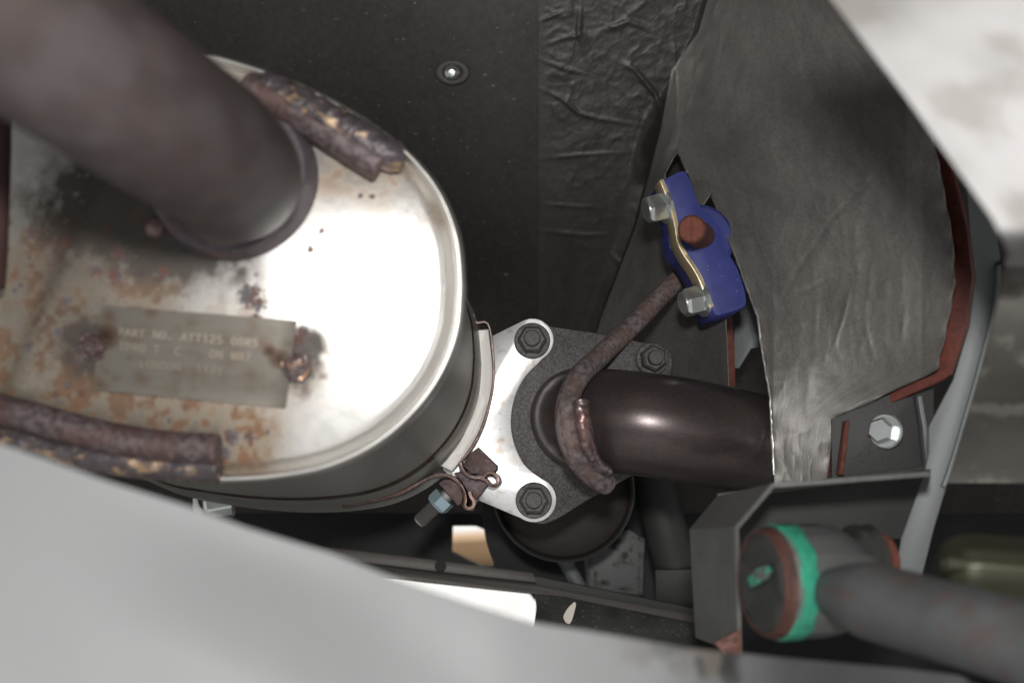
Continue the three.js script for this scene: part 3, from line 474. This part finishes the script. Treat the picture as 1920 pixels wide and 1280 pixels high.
// ---------- blue rubber mount ----------
{
  const d0 = 0.748, e1 = V(92, -248, 0).normalize(), e2 = V(248, 92, 0).normalize(), e3 = V(0, 0, 1), ph = 0.36;
  const n = e3.clone().multiplyScalar(Math.cos(ph)).addScaledVector(e2, -Math.sin(0.0)).addScaledVector(e2, Math.sin(ph) * 0.55).addScaledVector(e1, -0.12).normalize();
  const pl = plane(1310, 460, d0, n), left = n.clone().cross(e1).normalize(); if (left.dot(e2) > 0) left.negate();
  const mount = thing('rubber_mount', 'blue rubber exhaust mount with gold strap and two hex bolts beside the heat shield', 'exhaust mount', pl.o);
  const body = smooth([[1244, 337], [1262, 325], [1283, 318], [1294, 330], [1304, 356], [1316, 386], [1336, 402], [1356, 432], [1364, 464], [1384, 498], [1398, 538], [1402, 566], [1394, 578], [1366, 588], [1344, 592], [1334, 578], [1322, 545], [1308, 510], [1290, 480], [1272, 444], [1262, 396], [1250, 362]], 140, true);
  part('rubber_block', slab(pl, body, 0.034, { bevel: 0.003 }), M.blue, mount);
  part('rubber_bushing', lathe(disc(0.0222, 0.022, 0.003), pl.hit(1299, 460, -0.037), n, 56), M.blue, mount);
  const sp = smooth([[1240, 337], [1252, 366], [1262, 394], [1269, 428], [1273, 452], [1284, 476], [1302, 502], [1314, 524], [1324, 550], [1335, 576]], 60);
  part('strap', slab(pl, thick(sp, 4.4), 0.014, { bevel: 0.0005, lift: 0.001 }), M.gold, mount);
  for (const [x, y, sx] of [[1249, 386, 0], [1318, 560, 0.2]]) {
    const o = pl.hit(x, y, -0.009), ax = left.clone().addScaledVector(n, 0.1).addScaledVector(e1, -0.1).normalize();
    const b = part('bolt', lathe(hexHead(0.0094, 0.0105, 0.2), o.clone().addScaledVector(ax, 0.0035), ax, 6, true, 0.35 + sx), M.zinc, mount);
    part('flange_washer', lathe([[0, 0], [0.0116, 0], [0.0118, 0.0014], [0.0104, 0.003], [0.007, 0.0044], [0, 0.0044]], o, ax, 40), M.zinc, b);
    part('head_face', lathe([[0.0064, 0], [0.0064, 0.0006], [0.0052, 0.0004], [0, 0.0003]], o.clone().addScaledVector(ax, 0.0141), ax, 24), M.zinc, b);
  }
  // the rod's rusted end standing out of the rubber belongs to the rod
  part('rod_end', tube([P(1297, 429, 0.708), P(1304, 434, 0.727), P(1317, 444, 0.757)], 0.0084, { seg: 14, rad: 36, wob: 0.04 }), M.redRust, fpipe, 'red rusted rod end standing out of the blue rubber');
}
// ---------- floor pan screw ----------
{
  const n = V(0, -0.25, 1).normalize(), o = P(848, 136, panD(135) - 0.0005), s = thing('screw_tip', 'small shiny screw tip poking through the dark floor pan', 'screw', o);
  const th = [[0, 0]]; for (let k = 0; k <= 12; k++) th.push([0.0052 - 0.0004 * k * 0.35 + (k % 2 ? 0.0006 : -0.0001), k * 0.0011]); th.push([0.0026, 0.0145], [0, 0.0152]);
  part('thread', lathe(th, o, n, 28), M.zinc, s);
  const dg = new THREE.TorusGeometry(0.0088, 0.003, 14, 40); dg.scale(1.1, 0.8, 0.3); dg.applyQuaternion(new THREE.Quaternion().setFromUnitVectors(V(0, 0, 1), n)); dg.translate(o.x, o.y, o.z);
  part('dimple', dg, std({ color: col(0.022, 0.02, 0.018), roughness: 0.55 }), s);
}
// ---------- red rail, grey brace, small plate with bolt at the right ----------
{
  const rail = thing('chassis_rail', 'red brown painted chassis rail edge showing past the heat shield', 'chassis rail', P(1790, 500, 0.68));
  const pl = plane(1790, 500, 0.672, V(-1.05, 0, 1));
  part('rail_web', slab(pl, [[1680, 190], [1752, 240], [1786, 320], [1814, 430], [1824, 520], [1812, 610], [1782, 702], [1764, 714], [1580, 796], [1572, 890], [1530, 890], [1540, 760], [1700, 680], [1740, 500], [1720, 320]], 0.004, { bevel: 0.0005 }), M.red, rail);
  const p2 = plane(1368, 650, 0.835, V(0.2, 0, 1));
  const rail2 = thing('body_seam', 'dark red body seam strip below the blue rubber mount', 'body seam', P(1368, 650, 0.835));
  part('seam_strip', slab(p2, [[1352, 585], [1372, 588], [1378, 650], [1380, 725], [1362, 725], [1358, 640]], 0.003), M.red, rail2);
  const gp = plane(1400, 620, 0.85, V(-0.35, 0.1, 1));
  const gplate = thing('grey_panel', 'small blue grey panel glimpsed between mount and heat shield edge', 'panel', P(1400, 620, 0.85));
  part('sheet', slab(gp, [[1376, 560], [1460, 540], [1470, 700], [1445, 664], [1428, 648], [1408, 654], [1386, 690], [1377, 690]], 0.003), M.grey, gplate);

  const brace = thing('brace', 'blue grey steel brace running down past the red rail', 'brace', P(1780, 760, 0.63));
  const bp = plane(1790, 700, 0.645, V(-0.25, 0.1, 1));
  part('web', slab(bp, [[1806, 250], [1862, 380], [1878, 500], [1870, 560], [1840, 690], [1790, 860], [1776, 910], [1752, 990], [1728, 1085], [1680, 1080], [1690, 1010], [1730, 900], [1742, 850], [1742, 800], [1788, 712], [1818, 612], [1830, 520], [1820, 440]], 0.003, { bevel: 0.0006 }), M.grey, brace);
  part('edge_flange', slab(bp, thick(smooth([[1872, 500], [1866, 566], [1836, 690], [1786, 862], [1768, 912]], 40), 4), 0.008, { lift: 0.006, bevel: 0.0008 }), M.grey, brace);
  part('hole', lathe(disc(0.003, 0.0006, 0.0001), bp.hit(1878, 498, 0.0003), bp.n, 24), M.black, brace);

  const mp = thing('mounting_plate', 'dark mounting plate with a pale hex bolt below the red rail', 'plate', P(1650, 820, 0.70));
  const pp = plane(1650, 820, 0.70, V(-0.1, 0.05, 1));
  part('web', slab(pp, [[1560, 786], [1722, 715], [1752, 720], [1752, 895], [1560, 900]], 0.003), M.greyDark, mp);
  part('lip', slab(pp, thick([[1716, 742], [1726, 800], [1734, 884]], 4.5), 0.012, { lift: 0.012, bevel: 0.0008 }), M.grey, mp);
  part('lip', slab(pp, [[1580, 790], [1588, 788], [1578, 888], [1568, 888]], 0.012, { lift: 0.01, bevel: 0.0006 }), M.redRust, mp);
  const o = pp.hit(1664, 808, 0.001), ax = V(-0.62, 0.1, 0.75).normalize();
  const b = part('bolt', lathe(hexHead(0.0078, 0.008, 0.2), o.clone().addScaledVector(ax, 0.004), ax, 6, true, 0.2), M.zinc, mp);
  part('washer', lathe(disc(0.0105, 0.004, 0.001), o, ax, 36), M.zinc, b);
}
// ---------- pale shield close to the camera, top right ----------
{
  const t = tex(512, 512, (u, v) => { const a = fbm(u * 5, v * 5, 5), b = fbm(u * 16 + 4, v * 16, 4); let q = mix3([0.17, 0.165, 0.162], [0.29, 0.283, 0.282], ss(0.3, 0.7, a)); q = mix3(q, [0.13, 0.11, 0.09], ss(0.48, 0.7, b) * 0.45); return q; }, true, 1 / 0.3);
  const L = pw([[-80, 1500], [0, 1560], [172, 1692], [410, 1862], [450, 1882], [478, 1892], [520, 1880], [560, 1874], [690, 1842], [860, 1792], [905, 1778]]);
  const sh = thing('heat_shield', 'pale mottled aluminium shield plate close to the camera at top right', 'heat shield', P(1880, 400, 0.42));
  const dT = tex(512, 512, (u, v) => { const a = fbm(u * 6, v * 6, 5), b = fbm(u * 15 + 7, v * 12, 4); return mix3(mix3([0.05, 0.047, 0.041], [0.105, 0.098, 0.087], a), [0.24, 0.23, 0.2], ss(0.56, 0.76, b) * 0.45); }, true, 1 / 0.14);
  const dirty = std({ map: dT, metalness: 0.2, roughness: 0.65, bumpMap: grainT, bumpScale: 0.0003 });
  for (const [nm, ya, yb, m] of [['panel', -80, 500, std({ map: t, metalness: 0.25, roughness: 0.6 })], ['lower_flange', 500, 905, dirty]]) part(nm, sheet(60, 80, (u, v) => {
    const y = mix(ya, yb, v), x = mix(L(y), 2150, u);
    return P(x, y, 0.43 - 0.035 * clamp((x - 1560) / 500) + 0.10 * ss(430, 560, y) + 0.06 * ss(560, 905, y) - 0.002 * fbm(x / 160, y / 160, 2));
  }, 0.0015), m, sh);
}
// ---------- folded bracket at the lower right ----------
{
  const fb = thing('folded_bracket', 'grey folded steel bracket arching over the ball joint', 'bracket', P(1500, 1000, 0.6));
  const far = [[1302, 1190], [1293, 992], [1345, 931], [1440, 892], [1736, 877], [1760, 876]], near = [[1386, 1222], [1378, 990], [1450, 908], [1735, 886], [1760, 884]];
  const farP = [P(1304, 1195, 0.65), P(1293, 992, 0.65), P(1346, 930, 0.65), P(1441, 893, 0.65), P(1745, 878, 0.65)], nearP = [P(1384, 1225, 0.585), P(1378, 988, 0.585), P(1421, 940, 0.585), P(1452, 906, 0.585), P(1745, 884, 0.585)];
  nearP.splice(2, 1);
  nearP.splice(2, 0); farP.splice(2, 1);
  const path = (l) => { const c = new THREE.CurvePath(); for (let k = 0; k + 1 < l.length; k++) c.add(new THREE.LineCurve3(l[k], l[k + 1])); return c; };
  const F = [P(1304, 1195, 0.65), P(1293, 992, 0.65), P(1345, 930, 0.65), P(1745, 878, 0.65)], N = [P(1384, 1225, 0.585), P(1378, 988, 0.585), P(1448, 906, 0.585), P(1745, 884, 0.585)];
  const seg = (l, t) => { const k = Math.min(2, Math.floor(t * 3)); return l[k].clone().lerp(l[k + 1], t * 3 - k); };
  part('strap', toCreasedNormals(sheet(6, 48, (u, v) => seg(F, v).lerp(seg(N, v), u), 0.0022), 0.4), std({ map: tex(512, 512, (u, v) => { const a = fbm(u * 7, v * 7, 5), b = fbm(u * 60, v * 60, 3), q = 0.135 * (0.65 + 0.5 * a + 0.2 * b); return [q, q, q * 0.95]; }, true, S), metalness: 0.35, roughness: 0.5, bumpMap: grainT, bumpScale: 9e-05 }), fb);
  const bp = plane(1560, 1000, 0.66, V(0, 0, 1));
  part('back_plate', slab(bp, [[1345, 925], [1745, 872], [1745, 1010], [1600, 1010], [1345, 1010]], 0.002), M.greyDark, fb);
  part('rusty_foot', slab(plane(1340, 1200, 0.584, V(0, 0.1, 1)), [[1340, 1206], [1390, 1178], [1392, 1236], [1372, 1240]], 0.003), std({ map: rodT, color: col(0.9, 0.55, 0.45), roughness: 0.8 }), fb);
}
// ---------- ball joint with tie rod ----------
{
  const bj = thing('ball_joint', 'grey ball joint with a green paint band and thick rod to the lower right', 'ball joint', P(1500, 1090, 0.56));
  const ax = V(0.962, -0.02, -0.27).normalize(), o = P(1424, 1092, 0.55);
  const at = (t) => o.clone().addScaledVector(ax, t);
  const jm = std({ map: tex(256, 256, (u, v) => { const a = fbm(u * 8, v * 8, 4), q = mix(0.055, 0.11, a); return [q, q * 1.02, q * 1.02]; }, true, S), color: col(1, 1, 1), metalness: 0.2, roughness: 0.55, bumpMap: grainT, bumpScale: 0.00015 });
  const greenT = tex(256, 256, (u, v) => { const a = fbm(u * 9, v * 9, 4); return ss(0.5, 0.58, a) > 0.5 ? [0.1, 0.11, 0.1] : [0.036, 0.31, 0.195].map((x) => x * (0.7 + 0.6 * fbm(u * 30, v * 30, 3))); }, true, 1 / 0.03);
  const green = std({ map: greenT, roughness: 0.55 });
  part('socket', lathe([[0.021, 0.001], [0.0245, 0.004], [0.0258, 0.0062], [0.0262, 0.03], [0.025, 0.038], [0.02, 0.048], [0.014, 0.056], [0.0, 0.058]], o, ax, 56), jm, bj);
  part('end_cap', lathe([[0.0, 0.0025], [0.012, 0.002], [0.018, 0.0], [0.0212, 0.0004], [0.0228, 0.0016]].reverse(), o, ax, 48), M.greyDark, bj);
  part('rust_ring', lathe([[0.0224, 0.003], [0.0229, 0.0006], [0.0238, 0.0008], [0.0248, 0.0026], [0.0254, 0.004], [0.0259, 0.0062]].reverse(), o, ax, 56), std({ map: rodT, color: col(0.5, 0.27, 0.21), roughness: 0.8 }), bj);
  part('paint_band', lathe([[0.0257, 0.0066], [0.0266, 0.0076], [0.0267, 0.0168], [0.0262, 0.0176]].reverse(), o, ax, 56), green, bj, 'bright green painted band');
  part('paint_mark', slab(plane(1424, 1092, 0.5478, ax.clone().negate()), [[1404, 1084], [1418, 1066], [1438, 1060], [1446, 1070], [1440, 1084], [1420, 1096], [1408, 1104]], 0.0016, { bevel: 0.0003, lift: 0.0006 }), green, bj);
  part('tie_rod', tube([P(1548, 1108, 0.54), P(1582, 1112, 0.525), P(1640, 1128, 0.51), P(1700, 1145, 0.495), P(1800, 1172, 0.475), P(1930, 1210, 0.45), P(2200, 1290, 0.40)], 0.015, { seg: 90, rad: 40, rfn: (t) => mix(0.0105, 0.0165, ss(0.04, 0.2, t)), wob: 0.03 }), std({ map: tex(512, 512, (u, v) => { const a = fbm(u * 6, v * 6, 5), b = fbm(u * 18 + 4, v * 18, 4), q = mix(0.05, 0.1, a); return mix3([q, q * 1.03, q * 1.05], [0.085, 0.05, 0.042], ss(0.5, 0.78, b) * 0.5); }, true, S), metalness: 0.15, roughness: 0.6, bumpMap: grainT, bumpScale: 9e-05 }), bj, 'thick grey rod with rusty streaks');
  part('neck', lathe([[0.0, 0.017], [0.012, 0.0165], [0.0165, 0.01], [0.018, 0]].reverse(), P(1560, 1100, 0.556), V(0.55, -0.15, 0.75), 40), jm, bj);
  part('boot', lathe([[0.012, 0], [0.0165, 0.002], [0.0165, 0.004], [0.012, 0.006], [0.0155, 0.009], [0.0155, 0.011], [0.01, 0.014]], P(1600, 1048, 0.585), V(0.9, 0.1, -0.3), 40), M.greyDark, bj);
  part('stud_washer', lathe(disc(0.0125, 0.004, 0.001), P(1650, 1046, 0.60), V(0.9, 0.1, -0.3), 36), M.redRust, bj);
}
// ---------- olive cylinder at the right edge ----------
{
  const o = P(1758, 1075, 0.5), od = thing('olive_canister', 'olive brown metal canister behind the thick rod at the right edge', 'canister', o);
  const om = std({ color: col(0.05, 0.049, 0.03), metalness: 0.5, roughness: 0.42, bumpMap: grainT, bumpScale: 0.00012 });
  const ax = V(0.97, -0.06, 0.12);
  part('body', lathe([[0, 0], [0.008, 0.0004], [0.0135, 0.003], [0.0165, 0.008], [0.0176, 0.014], [0.0176, 0.12], [0, 0.12]], o, ax, 48), om, od);
  part('end_nipple', lathe([[0.0045, -0.004], [0.0045, 0.004]].map(([r, h]) => [r, h]).concat([[0, 0.004]]), o.clone().add(V(0.003, 0.006, 0.0115)), ax, 20), om, od);
}
// ---------- resonator below the flange, gearbox, struts, beam ----------
{
  const o = P(1056, 918, 0.86), can = thing('resonator', 'dark brown round resonator end hanging below the charcoal flange', 'resonator', o), n = V(-0.03, 0.12, 1).normalize();
  const brown = std({ map: darkPipeT, color: col(0.26, 0.22, 0.18), metalness: 0.3, roughness: 0.5 });
  part('end_cap', lathe([[0.0498, -0.006], [0.048, -0.009], [0.03, -0.004], [0, -0.001]], o, n, 64), brown, can);
  part('rim', lathe([[0.0495, -0.010], [0.0495, 0.001], [0.0505, 0.0022], [0.0518, 0.001], [0.052, -0.012], [0.051, -0.1], [0, -0.1]].reverse(), o, n, 72), M.greyDark, can);

  const gb = thing('gearbox_housing', 'stained pale grey gearbox housing corner behind the resonator', 'gearbox', P(1155, 1070, 0.95));
  const gt = tex(256, 256, (u, v) => { const a = fbm(u * 14, v * 14, 5), b = fbm(u * 7 + 3, v * 7, 4); return mix3([0.11, 0.115, 0.112], [0.013, 0.012, 0.011], ss(0.48, 0.66, a * 0.5 + b * 0.5)); }, true, 1 / 0.1); gt.offset.set(0.37, 0.21);
  part('casing', slab(plane(1155, 1060, 0.93, V(0.05, 0.1, 1)), [[1098, 1000], [1180, 990], [1212, 1010], [1208, 1118], [1108, 1112]], 0.03, { bevel: 0.004 }), std({ map: gt, roughness: 0.6 }), gb);
  part('boss', slab(plane(1260, 1100, 0.92, V(-0.1, 0, 1)), [[1228, 1068], [1310, 1066], [1310, 1150], [1230, 1140]], 0.02, { bevel: 0.002 }), M.greyDark, gb);
  const st = thing('steering_column_tube', 'dark tube standing behind the brown pipe elbow', 'tube', P(1240, 980, 0.93));
  part('tube', tube([P(1205, 820, 0.95), P(1240, 960, 0.94), P(1268, 1070, 0.94)], 0.017, { seg: 30, rad: 28 }), M.greyDark, st);
  const lk = thing('drag_link', 'pale slanting link below the resonator', 'link', P(1080, 1080, 0.93));
  part('bar', tube([P(1052, 1040, 0.92), P(1072, 1074, 0.92), P(1092, 1110, 0.92)], 0.0055, { seg: 20, rad: 20 }), M.grey, lk);
  const ap = thing('side_panel', 'dark curved panel left of the resonator below the bright bracket', 'panel', P(930, 1010, 0.93));
  part('sheet', slab(plane(930, 1000, 0.93, V(0.2, 0, 1)), smooth([[905, 930], [960, 930], [1020, 1010], [1060, 1090], [940, 1080], [926, 1054], [914, 1020], [908, 985]], 60, true), 0.004), M.black, ap);
  const bx = thing('side_panel', 'black underbody tray below the muffler body', 'panel', P(700, 1000, 0.97));
  part('sheet', slab(plane(700, 1000, 0.98, V(0, 0.1, 1)), [[380, 940], [600, 930], [846, 900], [846, 1036], [900, 1062], [640, 1052], [380, 980]], 0.004), M.black, bx);

  const beam = thing('subframe_beam', 'long dark steel subframe beam crossing below the resonator', 'beam', P(1000, 1100, 0.88));
  const tp = plane(1000, 1080, 0.90, V(0, 0.25, 1)), lp = plane(1000, 1110, 0.885, V(0, 0.5, 1));
  part('upper_ledge', slab(tp, [[540, 1018], [620, 1026], [820, 1050], [1000, 1074], [1006, 1092], [800, 1070], [540, 1036]], 0.004, { bevel: 0.0005 }), M.ledge, beam);
  part('web', slab(plane(1000, 1090, 0.91, V(0, 0, 1)), [[480, 1024], [820, 1054], [1006, 1080], [1350, 1150], [1350, 1176], [1000, 1106], [740, 1080], [480, 1060]], 0.004), M.greyDark, beam);
  part('lower_ledge', slab(lp, [[480, 1062], [740, 1070], [1000, 1097], [1330, 1158], [1330, 1176], [1000, 1112], [740, 1084], [480, 1080]], 0.004, { bevel: 0.0006 }), M.ledge, beam);
  part('bolt_hole', lathe(disc(0.0044, 0.002, 0.0004), tp.hit(826, 1061, 0.001), tp.n, 28), M.black, beam);
  const dirtyT = tex(512, 512, (u, v) => { const h = hash(Math.floor(u * 170), Math.floor(v * 170)), a = fbm(u * 10, v * 10, 5), q = mix(0.03, 0.085, a); return h > 0.994 - 0.03 * ss(0.55, 0.7, a) ? [0.22, 0.19, 0.15] : [q, q, q * 0.98]; }, true, 1 / 0.12);
  const dp = plane(1150, 1150, 0.80, V(0, 0.75, 0.8));
  part('lower_plate', slab(dp, [[1004, 1112], [1060, 1118], [1330, 1172], [1420, 1240], [1420, 1300], [960, 1260], [1000, 1180], [1006, 1140]], 0.004), std({ map: dirtyT, metalness: 0.3, roughness: 0.45, bumpMap: grainT, bumpScale: 0.0003 }), beam);
  const chip = thing('paint_flake', 'pale flake of paint standing on the lower beam plate', 'flake', P(1062, 1160, 0.79));
  part('flake', slab(plane(1062, 1150, 0.785, V(-0.2, 0.2, 1)), smooth([[1076, 1128], [1080, 1134], [1071, 1166], [1062, 1168], [1056, 1156], [1064, 1140]], 30, true), 0.002), std({ color: col(0.6, 0.56, 0.5), roughness: 0.8 }), chip);
}
// plank on the floor beyond
{
  const wT = tex(256, 256, (u, v) => { const a = fbm(u * 4, v * 40, 4); return mix3([0.4, 0.25, 0.13], [0.58, 0.38, 0.22], a); });
  const b = thing('wooden_block', 'tan wooden block on the bright floor seen through the gap', 'wood', V(-0.08, 0, -2.3));
  const s = new THREE.Shape([[-0.2, 0], [0.09, 0], [0.09, 0.05], [-0.2, 0.036]].map((p) => new THREE.Vector2(...p)));
  const g = new THREE.ExtrudeGeometry(s, { depth: 0.08, bevelEnabled: true, bevelSize: 0.003, bevelThickness: 0.003, bevelSegments: 2 }); g.translate(-0.08, 0.003, -2.3);
  part('block', g, std({ map: wT, roughness: 0.8 }), b);
}
// ---------- blurred cross member in front ----------
{
  const E = pw([[-260, 760], [0, 832], [100, 866], [200, 902], [367, 954], [458, 988], [630, 1040], [739, 1084], [880, 1130], [1003, 1168], [1120, 1186], [1200, 1200], [1300, 1216], [1500, 1236], [1700, 1254], [2000, 1290]]);
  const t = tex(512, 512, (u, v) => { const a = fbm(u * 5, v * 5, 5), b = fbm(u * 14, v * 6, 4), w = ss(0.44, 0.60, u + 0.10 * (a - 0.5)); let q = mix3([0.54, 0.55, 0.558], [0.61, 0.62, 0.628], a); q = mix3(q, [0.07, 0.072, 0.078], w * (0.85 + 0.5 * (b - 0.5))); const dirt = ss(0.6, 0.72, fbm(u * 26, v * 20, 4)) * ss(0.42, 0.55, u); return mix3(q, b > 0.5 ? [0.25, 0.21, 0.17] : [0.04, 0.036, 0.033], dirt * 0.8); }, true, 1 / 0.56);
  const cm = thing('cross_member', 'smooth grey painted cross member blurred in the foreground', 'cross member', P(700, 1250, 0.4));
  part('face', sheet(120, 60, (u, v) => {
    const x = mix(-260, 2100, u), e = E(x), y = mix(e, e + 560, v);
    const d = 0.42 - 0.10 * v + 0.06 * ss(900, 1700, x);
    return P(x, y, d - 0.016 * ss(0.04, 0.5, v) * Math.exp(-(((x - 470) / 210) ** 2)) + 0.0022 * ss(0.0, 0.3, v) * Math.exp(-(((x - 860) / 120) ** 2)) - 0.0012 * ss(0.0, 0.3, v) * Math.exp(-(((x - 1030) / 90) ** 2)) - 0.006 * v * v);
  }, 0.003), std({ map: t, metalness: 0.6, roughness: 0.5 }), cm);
}
renderer.render(scene, camera);
